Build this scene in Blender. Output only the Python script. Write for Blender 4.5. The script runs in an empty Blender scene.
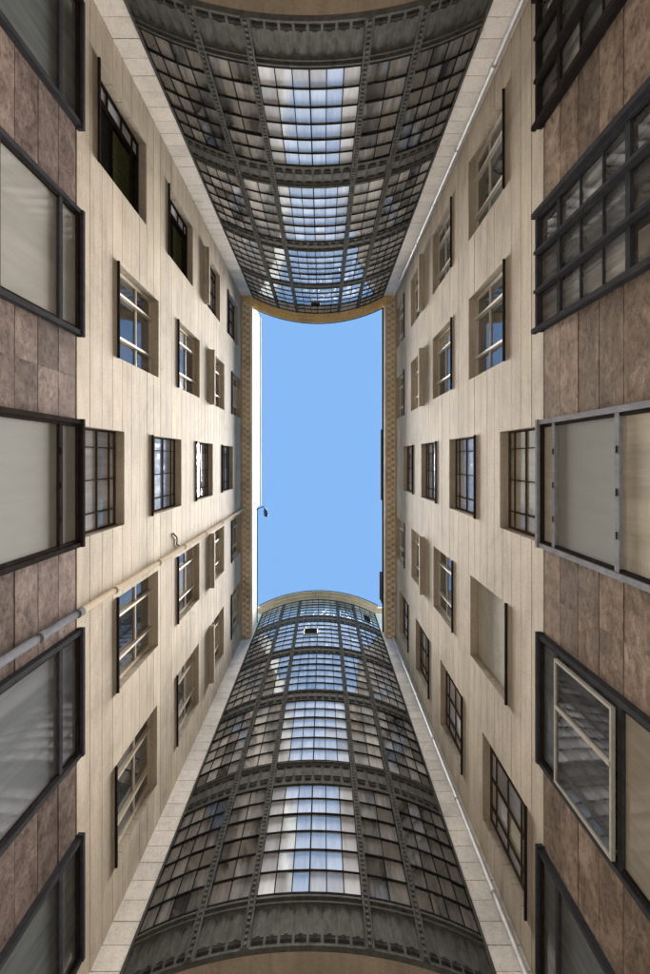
import bpy, math, random
from mathutils import Vector, Matrix
R_ = math.radians
random.seed(7)
S = bpy.context.scene
COL = S.collection
CAMZ = 1.6                       # heights below are measured from the camera, then lifted by CAMZ

# ---------------------------------------------------------------- camera
cd = bpy.data.cameras.new('camera'); cam = bpy.data.objects.new('camera', cd); COL.objects.link(cam)
cam.location = (0, 0, CAMZ); cam.rotation_euler = (0, R_(180), 0)      # straight up; world -X is picture right, +Y picture top
cd.sensor_fit = 'VERTICAL'; cd.sensor_height = 36.0; cd.sensor_width = 24.0
cd.lens = 490 / 974 * 36.0
cd.clip_start = 0.05; cd.clip_end = 2000
cd.shift_x = 2 / 974; cd.shift_y = -28 / 974
S.camera = cam
# ---------------------------------------------------------------- light
SUN_EL, SUN_AZ = 88.0, -90.0       # azimuth from +Y clockwise towards +X; -X is picture right
w = bpy.data.worlds.new('World'); S.world = w; w.use_nodes = True
nt = w.node_tree; bg = nt.nodes['Background']
sky = nt.nodes.new('ShaderNodeTexSky'); sky.sky_type = 'NISHITA'; sky.sun_disc = False
sky.sun_elevation = R_(SUN_EL); sky.sun_rotation = R_(SUN_AZ)
sky.air_density = 0.50; sky.dust_density = 0.0; sky.ozone_density = 0.3
wb_ = nt.nodes.new('ShaderNodeMix'); wb_.data_type = 'RGBA'; wb_.blend_type = 'MULTIPLY'     # camera white balance of the sky
wb_.inputs[0].default_value = 1.0; wb_.inputs[7].default_value = (.90, 1.07, .97, 1)
nt.links.new(sky.outputs[0], wb_.inputs[6]); nt.links.new(wb_.outputs[2], bg.inputs[0]); bg.inputs[1].default_value = 0.05
sd = bpy.data.lights.new('sun', 'SUN'); sun = bpy.data.objects.new('sun', sd); COL.objects.link(sun)
sd.energy = 5.0; sd.angle = R_(27); sd.color = (1.0, 0.97, 0.93)
e, a = R_(SUN_EL), R_(SUN_AZ)
sun.rotation_euler = Vector((math.cos(e) * math.sin(a), math.cos(e) * math.cos(a), math.sin(e))).to_track_quat('Z', 'Y').to_euler()
sun.location = (0, 0, 60)
S.view_settings.view_transform = 'Standard'; S.view_settings.look = 'None'
S.view_settings.exposure = 3.18; S.view_settings.gamma = 1.0
S.render.engine = 'CYCLES'
S.cycles.max_bounces = 10; S.cycles.diffuse_bounces = 6; S.cycles.glossy_bounces = 4

# ---------------------------------------------------------------- materials
def new_mat(name):
    m = bpy.data.materials.new(name); m.use_nodes = True
    return m, m.node_tree, m.node_tree.nodes['Principled BSDF']
def coords(t, scale):
    tc = t.nodes.new('ShaderNodeNewGeometry'); mp = t.nodes.new('ShaderNodeMapping')
    mp.inputs['Scale'].default_value = scale
    t.links.new(tc.outputs['Position'], mp.inputs['Vector']); return mp.outputs[0]
def noise(t, vec, scale, detail=5, rough=.6, dist=0):
    n = t.nodes.new('ShaderNodeTexNoise'); n.inputs['Scale'].default_value = scale
    n.inputs['Detail'].default_value = detail; n.inputs['Roughness'].default_value = rough
    n.inputs['Distortion'].default_value = dist
    t.links.new(vec, n.inputs['Vector']); return n.outputs['Fac']
def ramp(t, fac, stops):
    r = t.nodes.new('ShaderNodeValToRGB'); el = r.color_ramp.elements
    while len(el) < len(stops): el.new(.5)
    for q, (p, c) in zip(el, stops):
        q.position = p; q.color = (c[0], c[1], c[2], 1) if hasattr(c, '__len__') else (c, c, c, 1)
    t.links.new(fac, r.inputs[0]); return r.outputs[0]
def mixc(t, a_, b_, f, mode='MIX'):
    n = t.nodes.new('ShaderNodeMix'); n.data_type = 'RGBA'; n.blend_type = mode
    for sock, v in ((n.inputs[0], f), (n.inputs[6], a_), (n.inputs[7], b_)):
        if hasattr(v, 'is_linked'): t.links.new(v, sock)
        elif hasattr(v, '__len__'): sock.default_value = (v[0], v[1], v[2], 1)
        else: sock.default_value = v
    return n.outputs[2]
def rnd(t):
    return t.nodes.new('ShaderNodeObjectInfo').outputs['Random']
def bump(t, b, h, strength=.3, dist=.02):
    n = t.nodes.new('ShaderNodeBump'); n.inputs['Strength'].default_value = strength; n.inputs['Distance'].default_value = dist
    t.links.new(h, n.inputs['Height']); t.links.new(n.outputs[0], b.inputs['Normal'])

def stone(name, c0, c1, stain, rough=.85):
    m, t, b = new_mat(name)
    v = coords(t, (1, 1, 1)); vs = coords(t, (2.6, .30, 2.6))
    base = ramp(t, noise(t, v, 1.3, 6, .65), [(.3, c0), (.7, c1)])
    st = ramp(t, noise(t, vs, 1.6, 7, .7), [(.40, 0.0), (.68, 1.0)])
    col = mixc(t, base, stain, st); col_n = col.node; col_n.inputs[0].default_value = 0
    mul = t.nodes.new('ShaderNodeMath'); mul.operation = 'MULTIPLY'; mul.inputs[1].default_value = .55
    t.links.new(st, mul.inputs[0]); t.links.new(mul.outputs[0], col_n.inputs[0])
    blot = ramp(t, noise(t, v, .55, 9, .72, .6), [(.36, .80), (.52, 1.0), (.7, 1.05)])
    col = mixc(t, col, blot, 1.0, 'MULTIPLY')
    drip = ramp(t, noise(t, coords(t, (10, .5, 10)), 1.0, 8, .75), [(.50, 1.0), (.72, .82)])
    col = mixc(t, col, drip, 1.0, 'MULTIPLY')
    sp = ramp(t, noise(t, v, 28, 4, .7), [(.3, .84), (.6, 1.05)])
    col = mixc(t, col, sp, 1.0, 'MULTIPLY')
    var = t.nodes.new('ShaderNodeObjectInfo').outputs['Color']
    col = mixc(t, col, var, 1.0, 'MULTIPLY')
    t.links.new(col, b.inputs['Base Color']); b.inputs['Roughness'].default_value = rough
    b.inputs['Specular IOR Level'].default_value = .06
    bump(t, b, noise(t, v, 40, 4, .7), .25, .01)
    return m
M = {}
M['stone'] = stone('beige_stone', (.52, .445, .35), (.61, .53, .425), (.38, .31, .23))
M['white'] = stone('whitewashed_tile', (.82, .765, .69), (.87, .82, .755), (.74, .67, .59))
M['soffit'] = stone('brown_soffit_render', (.42, .345, .265), (.50, .415, .325), (.33, .265, .20))
M['gold'] = stone('ochre_stucco', (.74, .54, .27), (.80, .62, .35), (.60, .41, .18))
M['plaster'] = stone('pale_plaster', (.62, .54, .43), (.70, .61, .50), (.5, .42, .32))
M['attic'] = stone('attic_render', (.80, .75, .66), (.85, .80, .72), (.74, .67, .57))

def marble(name, c0, c1, c2):
    m, t, b = new_mat(name)
    v = coords(t, (1, .75, .9)); info = t.nodes.new('ShaderNodeObjectInfo')
    vm = t.nodes.new('ShaderNodeVectorMath'); vm.operation = 'ADD'
    sc = t.nodes.new('ShaderNodeVectorMath'); sc.operation = 'SCALE'; sc.inputs[0].default_value = (13, 7, 19)
    t.links.new(info.outputs['Random'], sc.inputs['Scale']); t.links.new(v, vm.inputs[0]); t.links.new(sc.outputs[0], vm.inputs[1])
    v = vm.outputs[0]
    base = ramp(t, noise(t, v, 2.6, 9, .72, .9), [(.28, c0), (.5, c1), (.72, c2)])
    pit = ramp(t, noise(t, v, 11, 7, .8), [(.36, .38), (.52, 1.0)])
    col = mixc(t, base, pit, .8, 'MULTIPLY')
    var = ramp(t, info.outputs['Random'], [(0, .66), (.5, .95), (1, 1.32)])
    col = mixc(t, col, var, 1.0, 'MULTIPLY')
    t.links.new(col, b.inputs['Base Color']); b.inputs['Roughness'].default_value = .85; b.inputs['Specular IOR Level'].default_value = .02
    bump(t, b, noise(t, v, 17, 5, .75), .35, .015)
    return m
M['marbleL'] = marble('mauve_brown_stone', (.066, .046, .038), (.165, .120, .102), (.28, .22, .19))
M['marbleR'] = marble('brown_stone', (.082, .057, .040), (.20, .144, .105), (.34, .255, .195))

def metal(name, c, rough=.5, metallic=.0, wear=.25):
    m, t, b = new_mat(name)
    v = coords(t, (1, 1, .5))
    f = noise(t, v, 9, 6, .7)
    c2 = tuple(min(1, x * (1 + wear * 2) + wear * .02) for x in c)
    t.links.new(ramp(t, f, [(.35, c), (.75, c2)]), b.inputs['Base Color'])
    t.links.new(ramp(t, f, [(.3, rough - .12), (.7, rough + .15)]), b.inputs['Roughness'])
    b.inputs['Metallic'].default_value = metallic; b.inputs['Specular IOR Level'].default_value = .3 if rough < .58 else 0.0
    bump(t, b, noise(t, v, 60, 3), .1, .004)
    return m
M['iron'] = metal('grey_painted_iron', (.080, .079, .073), .7, 0, .45)
M['bar'] = metal('dark_glazing_bar', (.016, .016, .015), .7)
M['dark'] = metal('dark_bronze_frame', (.022, .018, .017), .65)
M['slate'] = metal('slate_grey_frame', (.038, .038, .041), .6)
M['alu'] = metal('light_aluminium', (.20, .20, .215), .66, 0)
M['cream'] = metal('cream_paint', (.58, .50, .38), .55, 0, .12)
M['creamR'] = metal('off_white_paint', (.60, .56, .48), .55, 0, .12)
M['casement'] = metal('weathered_white_paint', (.34, .315, .275), .7, 0, .15)
M['brownsteel'] = metal('brown_steel_sash', (.075, .055, .040), .7)
M['galv'] = metal('galvanised_steel', (.50, .50, .49), .5, .3)
M['greypipe'] = metal('grey_pipe_paint', (.17, .175, .195), .85)
M['beigepipe'] = metal('beige_pipe_paint', (.55, .46, .355), .85, 0, .1)
M['void'] = metal('room_shade_paint', (.012, .011, .010), .9)  # near-black colour stands in for the shade of unlit interiors
M['olive'] = metal('olive_curtain', (.05, .052, .022), .9)
M['lampdark'] = metal('navy_lamp_body', (.015, .02, .05), .4)

def glass(name, c0, c1, ior, rough=.03, wav=.15, var=.6, streak=1.0):
    """dirty pane in front of a dim room: body colour (some lifted to paint in reflections) under a strong surface reflection"""
    m, t, b = new_mat(name)
    v = coords(t, (1, 1, 1)); vs = coords(t, (5, 5, .5))
    body = ramp(t, noise(t, vs, 1.3, 6, .7, .4), [(.35, c0), (.7, c1)])
    body = mixc(t, body, ramp(t, rnd(t), [(0, 1 - var), (1, 1 + var)]), 1.0, 'MULTIPLY')
    t.links.new(body, b.inputs['Base Color'])
    b.inputs['IOR'].default_value = ior
    r = ramp(t, noise(t, vs, 2.0, 6, .7), [(.4, rough), (.8, rough + .12 * streak)])
    t.links.new(r, b.inputs['Roughness'])
    bump(t, b, noise(t, v, 3.2, 2, .5), wav, .02)
    return m
M['pane'] = glass('stair_bay_glass', (.24, .235, .23), (.46, .45, .44), 4.6, .03, .05, .4)  # paler body paints in the brighter reflections of the upper storeys
M['dullpane'] = glass('weak_reflection_bay_glass', (.045, .044, .045), (.20, .196, .196), 2.3, .05, .07, .75)  # darker copy of the bay glass, painting weaker reflections low down
M['winglass'] = glass('window_glass', (.04, .04, .04), (.13, .13, .13), 2.7, .02, .04)
M['skyglass'] = glass('pale_reflection_glass', (.48, .49, .52), (.70, .71, .74), 2.0, .03, .04, .3)  # pale body colour stands in for pale sky reflections
M['reflectglass'] = glass('wall_reflection_shop_glass', (.34, .325, .29), (.40, .385, .35), 2.6, .04, .02, .1)  # pale body colour stands in for the opposite wall's reflection
M['bluegrey'] = glass('blue_grey_shop_glass', (.13, .14, .15), (.17, .18, .19), 2.6, .03, .02, .15)
M['finglass'] = glass('finned_shop_glass', (.09, .09, .088), (.34, .33, .315), 3.0, .03, .03, .6)  # lightened, streaked body paints in light grey reflections
M['skypane'] = glass('wired_sky_reflection_glass', (.55, .56, .60), (.80, .81, .85), 4.0, .05, .06, .2)  # whitish body colour stands in for sky reflected in the centre panes
M['paleglass'] = glass('curtained_glass', (.44, .395, .31), (.58, .53, .43), 1.7, .05, .1, .12)
M['frost'] = glass('frosted_glass', (.275, .275, .26), (.30, .30, .285), 1.3, .5, .0, .06)
M['darkfrost'] = glass('dim_frosted_glass', (.10, .11, .11), (.17, .18, .175), 1.6, .1, .05, .12)
M['frost'].node_tree.nodes['Principled BSDF'].inputs['Specular IOR Level'].default_value = 0
M['board'] = stone('painted_board', (.52, .50, .43), (.60, .57, .50), (.50, .46, .39))
def ground_mat():
    m, t, b = new_mat('paving')
    v = coords(t, (1, 1, 1))
    t.links.new(ramp(t, noise(t, v, 3, 8, .7), [(.3, (.13, .125, .115)), (.7, (.20, .19, .175))]), b.inputs['Base Color'])
    b.inputs['Roughness'].default_value = .85
    return m
M['ground'] = ground_mat()

# ---------------------------------------------------------------- mesh helpers
class MB:
    def __init__(s): s.v = []; s.f = []
    def hexa(s, p):                      # 8 corners: bottom ring 0-3, top ring 4-7
        n = len(s.v); s.v += [tuple(q) for q in p]
        s.f += [tuple(n + i for i in q) for q in ((0, 3, 2, 1), (4, 5, 6, 7), (0, 1, 5, 4), (1, 2, 6, 5), (2, 3, 7, 6), (3, 0, 4, 7))]
    def box(s, x0, x1, y0, y1, z0, z1):
        x0, x1 = sorted((x0, x1)); y0, y1 = sorted((y0, y1)); z0, z1 = sorted((z0, z1))
        s.hexa([(x0, y0, z0), (x1, y0, z0), (x1, y1, z0), (x0, y1, z0), (x0, y0, z1), (x1, y0, z1), (x1, y1, z1), (x0, y1, z1)])
    def quad(s, *p):
        n = len(s.v); s.v += [tuple(q) for q in p]; s.f.append(tuple(range(n, n + len(p))))
    def tube(s, path, rad, seg=12, caps=True):
        rings = []
        for i, p in enumerate(path):
            p = Vector(p); q0 = Vector(path[max(i - 1, 0)]); q1 = Vector(path[min(i + 1, len(path) - 1)])
            d = (q1 - q0).normalized(); u = d.orthogonal().normalized(); w_ = d.cross(u)
            r = rad[i] if hasattr(rad, '__len__') else rad
            if rings and abs(d.dot(pd)) > .2:
                u = (pu - d * pu.dot(d)).normalized(); w_ = d.cross(u)
            pu, pd = u, d
            n = len(s.v); rings.append(n)
            s.v += [tuple(p + (u * math.cos(2 * math.pi * k / seg) + w_ * math.sin(2 * math.pi * k / seg)) * r) for k in range(seg)]
        for a_, b_ in zip(rings, rings[1:]):
            for k in range(seg): s.f.append((a_ + k, a_ + (k + 1) % seg, b_ + (k + 1) % seg, b_ + k))
        if caps:
            for r0, rev in ((rings[0], True), (rings[-1], False)):
                n = len(s.v); s.v += s.v[r0:r0 + seg]
                s.f.append(tuple(n + k for k in (reversed(range(seg)) if rev else range(seg))))
    def mesh(s, name):
        me = bpy.data.meshes.new(name)          # the plan is drawn as the picture shows it, so X is mirrored into the world
        me.from_pydata([(-x, y, z) for x, y, z in s.v], [], [tuple(reversed(f)) for f in s.f]); me.update(); return me
    def build(s, name, mat, parent=None, smooth=False):
        me = s.mesh(name); me.materials.append(mat)
        if smooth:
            for p in me.polygons: p.use_smooth = True
        return link(name, me, parent)
def link(name, me, parent=None):
    o = bpy.data.objects.new(name, me); COL.objects.link(o)
    if parent:
        o.parent = parent; o.matrix_parent_inverse = parent.matrix_basis.inverted()
    return o
def empty(name, loc, label, cat, group=None):
    o = bpy.data.objects.new(name, None); COL.objects.link(o); o.location = (-loc[0], loc[1], loc[2]); tag(o, label, cat, group); return o
def tag(o, label, cat, group=None):
    o['label'] = label; o['category'] = cat
    if group: o['group'] = group
    return o
def Z(h): return h + CAMZ

XL, XR = 4.0, 3.58               # distance of the two side walls
YU, YD = 8.0, 8.8                # distance of the two end walls
COURSE0, COURSE = 7.96, 0.455
TOP = 24.0                       # cornice underside
PT = 7.94                        # top of the brown cladding

# ---------------------------------------------------------------- ground
g = MB(); g.box(-40, 40, -40, 40, -.3, 0)
o = g.build('ground', M['ground']); o['kind'] = 'structure'

# ---------------------------------------------------------------- side wings
def wing(side, W, name_label, cols, fronts, marb):
    """side -1 left wall, +1 right wall. depth>0 goes into the wall."""
    root = empty('courtyard_wing', (side * W, 0, 0), name_label, 'building')
    def bx(mb, d0, d1, y0, y1, z0, z1): mb.box(side * (W + d0), side * (W + d1), y0, y1, Z(z0), Z(z1))
    ylo, yhi = -YD - .6, YU + .6
    # solid core behind facing; its near-black colour paints unlit rooms in the openings
    core = MB(); bx(core, .27, .8, ylo, yhi, -CAMZ, TOP + .3)
    core.build('wall', M['void'], root)
    holes = []
    for c in cols: holes.append((c['y0'], c['y1'], c['z0'], c['z1']))
    # stone courses, cut by the window openings
    ya, yb = -YD, YU
    z = COURSE0; zi = 0
    while z < TOP - .02:
        z0, z1 = z, min(z + COURSE, TOP); cv = random.uniform(.88, 1.05)
        if TOP - z1 < .15: z1 = TOP
        hs = [h for h in holes if h[2] < z1 - .001 and h[3] > z0 + .001]
        ys = sorted({ya, yb} | {min(max(q, ya), yb) for h in hs for q in h[:2]})
        zs = sorted({z0 + .008, z1 - .008} | {q for h in hs for q in h[2:] if z0 + .01 < q < z1 - .01})
        ny, nz = len(ys) - 1, len(zs) - 1
        solid = {}
        for i in range(ny):
            for j in range(nz):
                cy, cz = (ys[i] + ys[i + 1]) / 2, (zs[j] + zs[j + 1]) / 2
                solid[i, j] = not any(h[0] < cy < h[1] and h[2] < cz < h[3] for h in hs)
        seen = set()
        for st in sorted(solid):
            if not solid[st] or st in seen: continue
            comp = []; stack = [st]; seen.add(st)
            while stack:
                q = stack.pop(); comp.append(q)
                for dq in ((1, 0), (-1, 0), (0, 1), (0, -1)):
                    r = (q[0] + dq[0], q[1] + dq[1])
                    if solid.get(r) and r not in seen: seen.add(r); stack.append(r)
            cs = set(comp); mb = MB(); off = random.uniform(-.0015, .0015)
            X0, X1 = side * (W + off), side * (W + .268)
            for (i, j) in comp:
                a0, a1, b0, b1 = ys[i], ys[i + 1], Z(zs[j]), Z(zs[j + 1])
                mb.quad((X0, a0, b0), (X0, a1, b0), (X0, a1, b1), (X0, a0, b1))
                if (i - 1, j) not in cs: mb.quad((X0, a0, b0), (X0, a0, b1), (X1, a0, b1), (X1, a0, b0))
                if (i + 1, j) not in cs: mb.quad((X0, a1, b0), (X1, a1, b0), (X1, a1, b1), (X0, a1, b1))
                if (i, j - 1) not in cs: mb.quad((X0, a0, b0), (X1, a0, b0), (X1, a1, b0), (X0, a1, b0))
                if (i, j + 1) not in cs: mb.quad((X0, a0, b1), (X0, a1, b1), (X1, a1, b1), (X1, a0, b1))
            v_ = cv + random.uniform(-.015, .015); o = mb.build('stone_course', M['stone'], root); o.color = (v_, v_ * random.uniform(.985, 1.005), v_ * random.uniform(.965, 1.005), 1)
        z = z1
    # brown cladding below
    lim = sorted(fronts, key=lambda f: f['y0'])
    gaps = []; p = ya
    for f in lim: gaps.append((p, f['y0'])); p = f['y1']
    gaps.append((p, yb))
    rows = [PT - .02, 7.41, 6.88, 6.36, 5.84, 5.32, 4.8]
    base = MB(); bx(base, .0, .27, ya, yb, -CAMZ, 4.79); bx(base, .05, .27, ya, yb, 4.79, PT + .01)
    base.build('base_wall', M[marb], root)
    for (a0, a1) in gaps:
        if a1 - a0 < .1: continue
        sp = a0 + (a1 - a0) * random.uniform(.35, .65) if random.random() < .45 else a0
        for ri, (zt, zb) in enumerate(zip(rows, rows[1:])):
            for (r0, r1) in ((a0, sp), (sp, a1)):
                if r1 - r0 < .08: continue
                mb = MB(); d = random.uniform(-.003, .003)
                bx(mb, d, .06, r0 + .001, r1 - .001, zb + .007, zt - .007)
                mb.build('cladding_panel', M[marb], root)
    # windows
    for c in cols: make_window(root, bx, c)
    for f in fronts: make_front(root, bx, f, side, W)
    return root, bx

PANECACHE = {}
def pane_box(bx, parent, d, y0, y1, z0, z1, mat):
    mb = MB(); bx(mb, d, d + .008, y0, y1, z0, z1)
    o = mb.build('pane', mat, parent)
    return o
def make_window(root, bx, c):
    y0, y1, z0, z1, kind = c['y0'], c['y1'], c['z0'], c['z1'], c['kind']
    fr = MB(); D0, D1 = .17, .265
    if kind == 'board':
        bx(fr, .19, .262, y0 + .005, y1 - .005, z0 + .005, z1 - .005)
        win = fr.build('window', M['board'], root); win['label'] = 'blank painted board closing the window'
    else:
        if kind == 'wood':
            ob, vb, hb = .065, [.26, .74], [.60]; wb = .05; fm = c.get('fm', M['cream'])
        elif kind == 'steel':
            ob, vb, hb = .03, [.18, .5, .82], [.3, .58, .86]; wb = .019; fm = M['brownsteel']
        else:                                       # open steel sash
            ob, vb, hb = .04, [.8] if y0 + y1 > 0 else [.2], [.34, .62, .86]; wb = .03; fm = M['dark']
        bx(fr, D0, D1, y0, y0 + ob, z0, z1); bx(fr, D0, D1, y1 - ob, y1, z0, z1)
        bx(fr, D0 + .002, D1, y0 + ob, y1 - ob, z0, z0 + ob); bx(fr, D0 + .002, D1, y0 + ob, y1 - ob, z1 - ob, z1)
        Yb = [y0 + ob] + [y0 + (y1 - y0) * q for q in vb] + [y1 - ob]
        Zb = [z0 + ob] + [z0 + (z1 - z0) * q for q in hb] + [z1 - ob]
        proud = .05 if kind == 'wood' else .01
        far_hi = (y0 + y1) > 0
        for q in Yb[1:-1]: bx(fr, D0 - proud, D1 - .02, q - wb / 2, q + wb / 2, z0 + ob, z1 - ob)
        for k, q in enumerate(Zb[1:-1]):
            ylo = Yb[1] if kind == 'open' and k < 2 and far_hi else y0 + ob
            bx(fr, D0 + .012, D1 - .022, ylo, y1 - ob, q - wb * .55, q + wb * .55)
        win = fr.build('window', fm, root)
        nY, nZ = len(Yb) - 1, len(Zb) - 1
        tilt = c.get('tint', 0)
        for i in range(nY):
            for j in range(nZ):
                if kind == 'open':
                    farcol = (i == nY - 1) if far_hi else (i == 0)
                    if not farcol: continue
                mt = c.get('glass', M['winglass'])
                if c.get('mixglass') and random.random() < .35: mt = M['paleglass']
                pane_box(bx, win, D0 + .045 + random.uniform(-.002, .002), Yb[i] + wb * .3, Yb[i + 1] - wb * .3, Zb[j] + wb * .3, Zb[j + 1] - wb * .3, mt)
        if kind == 'open':
            cu = MB(); ym = y0 + (y1 - y0) * (.35 if far_hi else .1)
            n = 14; ya, yb = y0 + .06, y1 - .5 if far_hi else y1 - .06
            for k in range(n):
                t0 = ya + (yb - ya) * k / n; t1 = ya + (yb - ya) * (k + 1) / n
                bx(cu, .245 - .012 * (k % 2), .262, t0, t1, z0 + (z1 - z0) * .50, z0 + (z1 - z0) * .84)
            cu.build('curtain', M['olive'], win)
    sl = MB()
    if c.get('ledge'):
        bx(sl, -.16, .17, y0 - .05, y1 + .05, z0 - .10, z0 + .012)
        bx(sl, -.11, .0, y0 - .02, y1 + .02, z0 - .2, z0 - .102)
        sl.build('sill', M['stone'], win)
    else:
        bx(sl, -.045, .17, y0 - .015, y1 + .015, z0 - .025, z0 + .012)
        sl.build('sill', M['dark'], win)

def make_front(root, bx, f, side, W):
    """large protruding shop-floor window"""
    y0, y1, kind = f['y0'], f['y1'], f['kind']
    zt, zb = f.get('zt', 8.0), 4.6
    P = -.10
    fm = M[f['frame']]; fr = MB(); ob = .075
    Zt = f['trans']; zs = [zt - .06] + Zt + [zb + .06]
    bx(fr, P, .06, y0, y0 + ob, zb, zt); bx(fr, P, .06, y1 - ob, y1, zb, zt)
    bx(fr, P - .012, .06, y0 - .01, y1 + .01, zt - .05, zt + .02)
    bx(fr, P, .06, y0 + ob, y1 - ob, zb, zb + .06)
    for q in Zt: bx(fr, P + .03, .05, y0 + ob, y1 - ob, q - .045, q + .045)
    fins = f.get('fins', [])
    for q in fins: bx(fr, P - .07, .05, q - .025, q + .025, zb, zt - .05)
    for q in f.get('thin', []): bx(fr, P + .055, .05, y0 + ob, y1 - ob, q - .012, q + .012)
    if f.get('fins'):
        for q in (y0, y1): bx(fr, P - .075, P - .001, q - .04, q + .04, zb, zt + .03)
    win = fr.build('shop_window', fm, root)
    if f.get('outer'):                             # second darker reveal frame
        iv = MB(); e_ = .045
        bx(iv, P + .035, .058, y0 + ob + .001, y0 + ob + e_, zb + .06, zt - .06); bx(iv, P + .035, .058, y1 - ob - e_, y1 - ob - .001, zb + .06, zt - .06)
        bx(iv, P + .037, .058, y0 + ob + e_, y1 - ob - e_, zt - .13, zt - .052)
        iv.build('inner_frame', M[f['outer']], win)
    ys = [y0 + ob] + fins + [y1 - ob]
    zs2 = [zt - .05] + sorted(Zt + f.get('thin', []), reverse=True) + [zb + .06]
    for i in range(len(ys) - 1):
        for j in range(len(zs2) - 1):
            mt = M[f['glass'][min(j, len(f['glass']) - 1)]]
            pane_box(bx, win, P + .075 + random.uniform(0, .004), ys[i] + .01, ys[i + 1] - .01, zs2[j + 1] + .01, zs2[j] - .01, mt)
    if f.get('casement'):
        cs = MB(); a0, a1, b0, b1 = f['casement']; q = .04
        bx(cs, P - .03, P + .02, a0, a0 + q, b0, b1); bx(cs, P - .03, P + .02, a1 - q, a1, b0, b1)
        bx(cs, P - .03, P + .02, a0 + q, a1 - q, b0, b0 + q); bx(cs, P - .03, P + .02, a0 + q, a1 - q, b1 - q, b1)
        m_ = a0 + (a1 - a0) * .62; bx(cs, P - .035, P + .018, m_ - .03, m_ + .03, b0 + q, b1 - q)
        c_ = cs.build('casement', M['casement'], win)
        pane_box(bx, c_, P - .005, a0 + q - .004, m_ - .02, b0 + q - .004, b1 - q + .004, M['winglass'])
        pane_box(bx, c_, P - .005, m_ + .02, a1 - q + .004, b0 + q - .004, b1 - q + .004, M['winglass'])
    if f.get('hinges'):
        for zq in Zt:
            for yq in (.25, .5, .75):
                hb = MB(); ym = y0 + (y1 - y0) * yq; bx(hb, P + .022, P + .04, ym - .045, ym + .045, zq - .012, zq + .012)
                hb.build('hinge', M['dark'], win)

FL = 3.97
def columns(spec, wood):
    out = []
    for (y0, y1, top, kind, n) in spec:
        for k in range(n):
            zt = top + FL * k
            kd = kind
            if kind == 'board' and k: kd = 'wood'
            if kind == 'open' and k > 1: kd = 'steel'
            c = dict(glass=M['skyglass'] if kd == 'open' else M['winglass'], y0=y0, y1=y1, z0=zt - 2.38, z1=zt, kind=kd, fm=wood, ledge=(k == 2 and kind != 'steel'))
            if kd == 'wood' and k: c['mixglass'] = True
            if zt - 2.38 < PT: c['z0'] = PT + .06
            out.append(c)
    return out
Lcols = columns([(5.3, 7.12, 11.1, 'open', 4), (1.98, 3.84, 11.93, 'wood', 4), (-1.32, .55, 9.87, 'steel', 4),
                 (-4.53, -2.7, 11.9, 'wood', 4), (-7.85, -5.93, 11.82, 'wood', 4)], M['cream'])
Rcols = columns([(5.35, 7.28, 12.05, 'wood', 4), (1.94, 3.92, 12.03, 'wood', 4), (-1.39, .55, 9.92, 'steel', 4),
                 (-4.77, -2.82, 11.92, 'board', 4), (-8.09, -6.12, 11.0, 'steel', 4)], M['creamR'])
for c in Lcols:
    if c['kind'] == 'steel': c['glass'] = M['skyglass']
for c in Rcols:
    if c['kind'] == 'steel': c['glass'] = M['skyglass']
    if c['kind'] == 'steel' and c['z1'] < 10.5: c['glass'] = M['paleglass']
    if c['kind'] == 'steel' and c['y0'] == -8.09: c['mixglass'] = True
Lfronts = [dict(y0=5.37, y1=7.45, kind='shop', frame='slate', outer='dark', trans=[7.36], glass=['darkfrost', 'darkfrost']),
           dict(y0=2.0, y1=4.03, kind='shop', frame='slate', outer='dark', trans=[7.36, 5.93], glass=['reflectglass']),
           dict(y0=-1.42, y1=.64, kind='shop', frame='dark', outer='dark', trans=[7.36], glass=['frost', 'frost'], hinges=True),
           dict(y0=-4.82, y1=-2.76, kind='shop', frame='slate', outer='dark', trans=[7.36], glass=['bluegrey', 'bluegrey']),
           dict(y0=-8.15, y1=-6.12, kind='shop', frame='slate', outer='dark', trans=[7.36], glass=['darkfrost', 'darkfrost'])]
Rfronts = [dict(y0=5.4, y1=7.5, kind='shop', frame='dark', trans=[7.32, 5.65], thin=[6.75, 6.2], fins=[6.1, 6.8], glass=['finglass']),
           dict(y0=2.08, y1=3.96, kind='shop', frame='slate', trans=[7.32, 5.65], thin=[6.75, 6.2], fins=[2.7, 3.33], glass=['finglass']),
           dict(y0=-1.43, y1=.63, kind='shop', frame='alu', outer='dark', trans=[7.48, 5.86], glass=['paleglass', 'frost', 'paleglass'], hinges=True),
           dict(y0=-4.94, y1=-2.83, kind='shop', frame='slate', outer='dark', trans=[7.4, 5.8], glass=['darkfrost', 'winglass', 'paleglass'], casement=(-4.82, -2.98, 5.87, 7.33)),
           dict(y0=-8.4, y1=-6.3, kind='shop', frame='slate', outer='dark', trans=[7.36], glass=['darkfrost', 'darkfrost'])]
left, bxL = wing(-1, XL, 'beige stone courtyard wing with two open dark steel windows and brown cladding below', Lcols, Lfronts, 'marbleL')
right, bxR = wing(1, XR, 'beige stone courtyard wing with a boarded window and a dark finned shop window', Rcols, Rfronts, 'marbleR')

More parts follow.
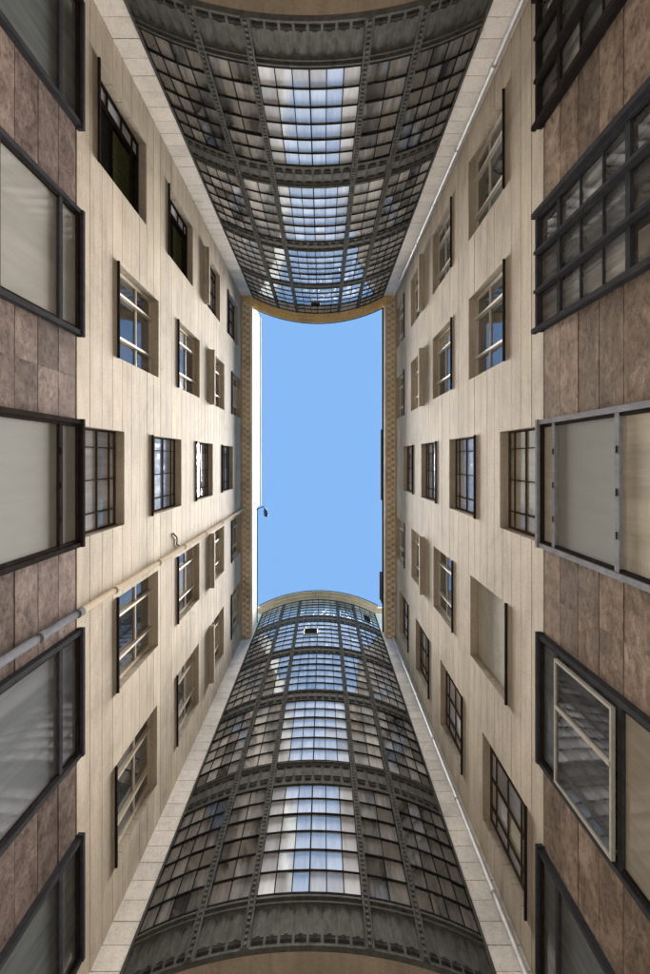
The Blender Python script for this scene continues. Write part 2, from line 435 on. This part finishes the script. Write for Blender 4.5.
# cornices and attics of the wings
def cornice(root, bx, prot, ylo, yhi, att_h):
    mb = MB()
    bx(mb, -prot, .3, ylo, yhi, TOP + .10, TOP + .22)
    bx(mb, -.06, .27, ylo, yhi, TOP, TOP + .10)
    bx(mb, -prot + .0, -prot + .07, ylo, yhi, TOP + .03, TOP + .10)
    bx(mb, -prot - .05, .3, ylo, yhi, TOP + .221, TOP + .34)
    c = mb.build('cornice', M['gold'], root)
    fa = MB(); bx(fa, -prot - .012, -prot - .0005, ylo, yhi, TOP + .03, TOP + .215); bx(fa, -.075, -.0605, ylo, yhi, TOP - .03, TOP + .08)
    fa.build('fillet', M['attic'], c)
    dn = MB(); p = .30; n = int((yhi - ylo) / p); w2 = (prot - .14) / 2
    for k in range(n):
        y = ylo + k * p
        bx(dn, -prot + .075, -prot + .075 + w2, y + .02, y + p * .55, TOP - .02, TOP + .0999)
        bx(dn, -prot + .075 + w2, -prot + .07 + 2 * w2, y + p * .5, y + p * .98, TOP - .005, TOP + .0998)
    d = dn.build('dentil', M['attic'], c); d['kind'] = 'stuff'
cornice(left, bxL, .46, -YD + .02, YU - .02, 0)
cornice(right, bxR, .50, -YD + .02, YU - .02, 0)
at = MB(); bxL(at, -.46, .3, -YD, YU, TOP + .341, 26.3); at.build('attic_wall', M['attic'], left)
at = MB(); bxL(at, -.45, .3, -2.6, YU, 26.301, 27.7); bxL(at, -.50, .3, -2.62, YU, 27.701, 27.82)
at.build('attic_wall', M['attic'], left)
cp = MB(); bxL(cp, -.49, .3, -YD, -2.63, 26.301, 26.36); cp.build('coping', M['dark'], left)
at = MB(); bxR(at, -.49, .3, -YD, YU, TOP + .341, 24.9); at.build('attic_wall', M['plaster'], right)
cp = MB(); bxR(cp, -.57, .3, -YD, YU, 24.901, 25.0); cp.build('coping', M['dark'], right)
# rooftop boxes on the right wing
def roof_box(y0, y1, h, label):
    t = empty('roof_box', (XR - .4, (y0 + y1) / 2, Z(25.0)), label, 'roof box')
    mb = MB(); bxR(mb, -.575, .2, y0, y1, 25.001, 25.0 + h); b = mb.build('housing', M['slate'], t)
    mb = MB(); bxR(mb, -.59, .23, y0 - .03, y1 + .03, 25.001 + h, 25.06 + h); mb.build('lid', M['slate'], t)
roof_box(-2.1, 1.5, .35, 'long low dark metal box on the roof edge opposite the attic')
roof_box(-7.4, -6.0, .9, 'short tall dark metal box on the roof edge beside the taller bay')

# ---------------------------------------------------------------- glazed stair bays
BC, BHALF, SAG, BR = -.255, 3.2, .8, 6.8
TH_E = math.asin(BHALF / BR)
def bay(s, Yend, floors, label, top_mat, top_label, cornice_proj, vents=()):
    Yc = Yend + BR * math.cos(TH_E)
    def P(th, d, h):
        return (BC + (BR + d) * math.sin(th), s * (Yc - (BR + d) * math.cos(th)), Z(h))
    def arc_box(mb, t0, t1, d0, d1, h0, h1, n=None):
        n = n or max(1, int(abs(t1 - t0) / .03))
        for k in range(n):
            a0, a1 = t0 + (t1 - t0) * k / n, t0 + (t1 - t0) * (k + 1) / n
            mb.hexa([P(a0, d1, h0), P(a1, d1, h0), P(a1, d0, h0), P(a0, d0, h0), P(a0, d1, h1), P(a1, d1, h1), P(a1, d0, h1), P(a0, d0, h1)])
    T = lambda u: math.asin(u / BR)
    root = empty('stair_bay', (BC, s * (Yend - SAG), Z(8.05)), label, 'stair bay')
    zb, ztop = 8.05, floors[-1][1] + .12
    body = MB(); arc_box(body, -TH_E, TH_E, -.5, -.09, zb + .02, ztop, 40)
    body.build('core_wall', M['void'], root)
    sf = MB()                                       # soffit under the bay
    n = 40
    for k in range(n):
        a0, a1 = -TH_E + 2 * TH_E * k / n, -TH_E + 2 * TH_E * (k + 1) / n
        p0, p1 = P(a0, -.03, zb), P(a1, -.03, zb)
        e_ = s * (Yend + .3)
        sf.hexa([p0, p1, (p1[0], e_, p1[2]), (p0[0], e_, p0[2])] + [(q[0], q[1], q[2] + .06) for q in (p0, p1, (p1[0], e_, p1[2]), (p0[0], e_, p0[2]))])
    sf.build('soffit', M['soffit'], root)
    # ribs
    ribs = [T(u) for u in (-1.95, -1.03, 1.03, 1.95)]
    hw = .065 / BR
    for r in ribs:
        mb = MB(); arc_box(mb, r - hw, r + hw, -.06, .035, zb - .01, ztop, 1)
        arc_box(mb, r - hw, r - hw + .016 / BR, .0351, .055, zb - .01, ztop, 1); arc_box(mb, r + hw - .016 / BR, r + hw, .0351, .055, zb - .01, ztop, 1)
        o = mb.build('rib', M['iron'], root)
        rv = MB(); z = zb + .05
        while z < ztop - .05:
            arc_box(rv, r - .030 / BR, r + .030 / BR, .0351, .052, z, z + .055, 1); z += .115
        q = rv.build('rivet', M['iron'], o); q['kind'] = 'stuff'
    eb = MB()
    for sg in (-1, 1): arc_box(eb, sg * TH_E - sg * .05 / BR, sg * TH_E, -.3, .03, zb - .01, ztop, 1)
    eb.build('edge_frame', M['iron'], root)
    secs = [(-TH_E + .05 / BR, ribs[0] - hw, 4), (ribs[0] + hw, ribs[1] - hw, 2), (ribs[1] + hw, ribs[2] - hw, 6), (ribs[2] + hw, ribs[3] - hw, 2), (ribs[3] + hw, TH_E - .05 / BR, 4)]
    cache = {}
    for fi, (g0, g1) in enumerate(floors):
        rows = 6
        for si, (t0, t1, nc) in enumerate(secs):
            bars = MB()
            dt = (t1 - t0) / nc; dz = (g1 - g0) / rows
            for j in range(rows + 1):
                hz = .016 if j not in (0, rows) else .024
                zz = g0 + dz * j
                pr = .020 + (.012 if j == 4 else 0)
                arc_box(bars, t0, t1, -.05, pr, zz - hz, zz + hz * .6, nc)
            for i in range(nc + 1):
                tt = t0 + dt * i; bw = .008 / BR
                if nc == 6 and i == 3: bw *= 1.7
                arc_box(bars, tt - bw, tt + bw, -.04, .010, g0, g1, 1)
            win = bars.build('window', M['bar'], root)
            single = fi < 2 or (fi == 2 and nc < 4) or (fi == 2 and nc == 6)
            stuff = MB()
            for i in range(nc):
                for j in range(rows):
                    tm = t0 + dt * (i + .5); zc = g0 + dz * (j + .5)
                    wd = 2 * BR * math.sin(dt / 2) - .016; hh = dz - .03
                    jx, jz = random.gauss(0, .006), random.gauss(0, .006)
                    tz = -tm if s > 0 else tm + math.pi
                    # local frame: x along wall, y outward normal, z up
                    out = Vector(P(tm, 1, 0)) - Vector(P(tm, 0, 0)); out.normalize()
                    cx = Vector((0, 0, 1)); ax = out.cross(cx) * -1
                    rot = Matrix((ax, out, cx)).transposed().to_4x4() @ Matrix.Rotation(jx, 4, 'X') @ Matrix.Rotation(jz, 4, 'Z')
                    loc = Vector(P(tm, -.008, zc))
                    mtx = Matrix.Translation(loc) @ rot
                    if single:
                        pm = M['skypane'] if nc == 6 and 0 < i < 5 and fi < 2 and random.random() < .95 else (M['skyglass'] if nc == 6 and fi < 2 else M['dullpane'] if fi == 0 or (fi == 1 and nc == 4 and random.random() < .5) else M['pane'])
                        key = (round(wd, 4), round(hh, 4), pm.name)
                        if key not in cache:
                            m_ = MB(); m_.box(-wd / 2, wd / 2, -.006, .0, -hh / 2, hh / 2); me = m_.mesh('pane'); me.materials.append(pm); cache[key] = me
                        o = link('pane', cache[key], win)
                        PANES.append((o, FLIP @ mtx @ FLIP))
                    else:
                        stuff.hexa([mtx @ Vector(q) for q in ((-wd / 2, -.006, -hh / 2), (wd / 2, -.006, -hh / 2), (wd / 2, 0, -hh / 2), (-wd / 2, 0, -hh / 2), (-wd / 2, -.006, hh / 2), (wd / 2, -.006, hh / 2), (wd / 2, 0, hh / 2), (-wd / 2, 0, hh / 2))])
            if stuff.v:
                o = stuff.build('panes', M['pane'], win); o['kind'] = 'stuff'
        # spandrel band above this storey
        nb = floors[fi + 1][0] if fi + 1 < len(floors) else None
        if nb:
            band(root, P, arc_box, g1, nb, secs, ribs, False)
    band(root, P, arc_box, zb, floors[0][0], secs, ribs, True)
    for (u0, u1, h0, h1) in vents:
        mb = MB(); arc_box(mb, T(u0), T(u1), .031, .05, h0, h1, 1); v = mb.build('open_vent', M['void'], root)  # solid near-black box paints the unlit opening
        mb = MB(); arc_box(mb, T(u0) - .03 / BR, T(u1) + .03 / BR, .0, .030, h0 - .03, h1 + .03, 1); mb.build('vent_frame', M['creamR'], v)
    # top cornice of the bay
    cb = MB(); h = ztop; pr = cornice_proj
    arc_box(cb, -TH_E, TH_E, -.5, .07, floors[-1][1] + .03, h, 40)
    arc_box(cb, -TH_E, TH_E, -.5, pr * .55, h + .0005, h + .10, 40)
    arc_box(cb, -TH_E, TH_E, -.5, pr, h + .1005, h + .22, 40)
    cb.build('cornice', top_mat, root)
    lp = MB(); arc_box(lp, -TH_E, TH_E, -.5, pr + .03, h + .2205, h + .27, 40); lp.build('gutter_lip', M['dark'], root)
    rf = MB(); n = 30                              # flat roof
    for k in range(n):
        a0, a1 = -TH_E + 2 * TH_E * k / n, -TH_E + 2 * TH_E * (k + 1) / n
        p0, p1 = P(a0, -.1, h + .28), P(a1, -.1, h + .28); e_ = s * (Yend + 3)
        rf.hexa([p0, p1, (p1[0], e_, p1[2]), (p0[0], e_, p0[2])] + [(q[0], q[1], q[2] + .1) for q in (p0, p1, (p1[0], e_, p1[2]), (p0[0], e_, p0[2]))])
    rf.build('roof', M['slate'], root)
    # end wall flanking the bay: strips of pale tile
    ew = empty('end_wall', (0, s * (Yend + .2), 0), top_label, 'wall')
    xl, xr = -XL + .002, XR - .002
    ex0, ex1 = BC - BHALF, BC + BHALF
    mb = MB(); mb.box(xl - .3, xr + .3, s * (Yend + .06), s * (Yend + .5), 0, Z(h + .3)); mb.build('wall', M['plaster'], ew)
    z = COURSE0 - 2 * COURSE
    top = TOP if s > 0 else h
    while z < top - .02:
        z1 = min(z + COURSE, top)
        if top - z1 < .15: z1 = top
        for (q0, q1) in ((xl, ex0 + .02), (ex1 - .02, xr)):
            m2 = MB(); m2.box(q0, q1, s * (Yend + random.uniform(-.0015, .0015)), s * (Yend + .058), Z(z + .008), Z(z1 - .008)); v_ = random.uniform(.9, 1.04); m2.build('tile', M['white'], ew).color = (v_, v_, v_, 1)
        z = z1
    if s > 0:
        cb = MB()
        for (q0, q1) in ((xl, ex0), (ex1, xr)):
            cb.box(q0, q1, s * (Yend - .42), s * (Yend + .05), Z(TOP + .102), Z(TOP + .218))
            cb.box(q0, q1, s * (Yend - .06), s * (Yend + .05), Z(TOP + .002), Z(TOP + .1015))
            cb.box(q0, q1, s * (Yend - .47), s * (Yend + .05), Z(TOP + .2185), Z(TOP + .32))
        cb.build('cornice', M['gold'], ew)
    else:
        cb = MB()
        for (q0, q1) in ((xl, ex0), (ex1, xr)):
            cb.box(q0, q1, s * (Yend - .3), s * (Yend + .05), Z(h + .001), Z(h + .22))
        cb.build('cornice', M['plaster'], ew)
    return root
PANES = []
FLIP = Matrix.Diagonal((-1, 1, 1, 1))
def band(root, P, arc_box, z0, z1, secs, ribs, bottom):
    mb = MB()
    arc_box(mb, -TH_E + .05 / BR, TH_E - .05 / BR, -.08, -.012, z0 + .03, z1 - .03, 40)
    zz0, zz1 = z0 + .03, z1 - .03
    if bottom:
        arc_box(mb, -TH_E, TH_E, -.08, .02, z0 - .012, z0 + .03, 40)
        arc_box(mb, -TH_E, TH_E, -.08, .03, z1 - .09, z1 - .05, 40); arc_box(mb, -TH_E, TH_E, -.08, .02, z1 - .20, z1 - .17, 40)
    else:
        arc_box(mb, -TH_E, TH_E, -.08, .018, z0 + .02, z0 + .045, 40); arc_box(mb, -TH_E, TH_E, -.08, .02, z1 - .06, z1 - .03, 40)
    b = mb.build('spandrel', M['iron'], root)
    rl = MB(); dk = MB()
    for (t0, t1, nc) in secs:
        n = nc + (2 if nc > 2 else 1); dt = (t1 - t0) / n
        for i in range(n):
            a0, a1 = t0 + dt * (i + .10), t0 + dt * (i + .90)
            if bottom:
                arc_box(rl, a0, a1, -.0119, -.004, z0 + .20, z1 - .24, 1)
                m_ = (a0 + a1) / 2; arc_box(rl, m_ - .035 / BR, m_ + .035 / BR, -.0039, .002, z0 + .22, z1 - .26, 1)
                arc_box(dk, a0, a1, -.0119, -.004, z0 + .09, z0 + .14, 1)
            else:
                q = (z1 - z0)
                arc_box(rl, a0, a1, -.0119, .010, z0 + q * .36, z0 + q * .64, 1)
                for f in (.22, .76):
                    arc_box(dk, a0 + dt * .1, a1 - dt * .1, -.0119, -.005, z0 + q * f - .02, z0 + q * f + .02, 1)
    r = rl.build('relief', M['iron'], b); r['kind'] = 'stuff'
    d = dk.build('slot', M['bar'], b); d['kind'] = 'stuff'

FLO = [(9.03, 12.05), (13.0, 16.25), (17.0, 20.2), (20.96, 24.15), (25.1, 27.8)]
FUP = [(9.03, 12.05), (13.0, 16.25), (17.0, 20.2), (20.75, 24.2)]
bay(1, YU, FUP, 'curved glazed stair bay of four storeys topped by an ochre cornice', M['gold'], 'pale tiled end wall beside the ochre corniced bay', .40, [(-.3, .1, 22.5, 22.9)])
bay(-1, YD, FLO, 'taller curved glazed stair bay of five storeys topped by a pale cornice', M['plaster'], 'pale tiled end wall beside the taller five storey bay', .42, [(-.6, -.02, 22.45, 23.0), (2.4, 2.75, 25.6, 26.5)])

# ---------------------------------------------------------------- pipes
def pipe(name, label, x, y, segs, rad, wallpt, group=None, collars=()):
    t = empty(name, (x, y, Z(segs[0][0])), label, 'pipe', group)
    for (z0, z1, mat) in segs:
        mb = MB(); mb.tube([(x, y, Z(z0)), (x, y, Z(z1))], rad, 16); mb.build('pipe_length', mat, t, True)
    for (zc, mat) in collars:
        mb = MB(); mb.tube([(x, y, Z(zc - .07)), (x, y, Z(zc + .07))], rad * 1.22, 16); c = mb.build('collar', mat, t, True)
        mb = MB(); mb.box(min(x, wallpt[0]), max(x, wallpt[0]), min(y, wallpt[1]) - .012, max(y, wallpt[1]) + .012, Z(zc - .02), Z(zc + .02)) if abs(x - wallpt[0]) > .01 else mb.box(x - .012, x + .012, min(y, wallpt[1]), max(y, wallpt[1]), Z(zc - .02), Z(zc + .02))
        mb.build('bracket', mat, c)
    return t
pipe('downpipe', 'thick pipe, grey below and beige above, running up the beige wall', -XL + .10, -2.46, [(-1.6, 7.9, M['greypipe']), (7.9, TOP + .05, M['beigepipe'])], .060, (-XL, -2.46),
     collars=[(4.4, M['greypipe']), (6.8, M['greypipe']), (7.85, M['greypipe']), (9.25, M['beigepipe']), (11.7, M['beigepipe']), (13.8, M['beigepipe']), (16.3, M['beigepipe']), (18.9, M['beigepipe']), (21.4, M['beigepipe'])])
gal = [(q, M['galv']) for q in (4.6, 7.2, 9.9, 12.6, 15.3, 18.0, 20.7)]
pipe('downpipe', 'thin galvanised pipe in the corner beside the ochre corniced bay', XR - .15, YU - .10, [(-1.6, TOP + .05, M['galv'])], .050, (XR - .15, YU), collars=gal)
pipe('downpipe', 'thin galvanised pipe in the corner beside the taller five storey bay', XR - .16, -YD + .10, [(-1.6, TOP + .05, M['galv'])], .050, (XR - .16, -YD), collars=gal)

# ---------------------------------------------------------------- roof-edge lamp
t = empty('flood_lamp', (-XL + .46, -2.75, Z(26.2)), 'small dark floodlight on a thin arm at the roof edge', 'lamp')
mb = MB(); mb.tube([(-XL + .44, -2.72, Z(26.25)), (-XL + .62, -2.62, Z(26.3)), (-XL + .80, -2.55, Z(26.3)), (-XL + .92, -2.75, Z(26.15))], .024, 8); mb.build('arm', M['slate'], t)
mb = MB(); mb.tube([(-XL + .90, -2.66, Z(26.18)), (-XL + .93, -2.78, Z(26.1)), (-XL + .98, -2.97, Z(25.98)), (-XL + 1.0, -3.05, Z(25.95))], [.05, .10, .11, .06], 12); mb.build('lamp_head', M['lampdark'], t)
# loose cable by the pipe
mb = MB(); X_ = -XL - .0
pts = [(-XL + .012, -1.98, Z(13.05)), (-XL + .03, -2.05, Z(13.15)), (-XL + .035, -2.12, Z(13.3)), (-XL + .025, -2.2, Z(13.35)), (-XL + .03, -2.31, Z(13.3)), (-XL + .03, -2.39, Z(13.5))]
mb.tube(pts, .018, 8)
tag(mb.build('loose_cable', M['bar'], None), 'short black loose cable hanging off the wall beside the thick pipe', 'cable')
# place pane objects (their parents sit at the bay roots)
bpy.context.view_layer.update()
for o, mtx in PANES:
    o.matrix_world = mtx
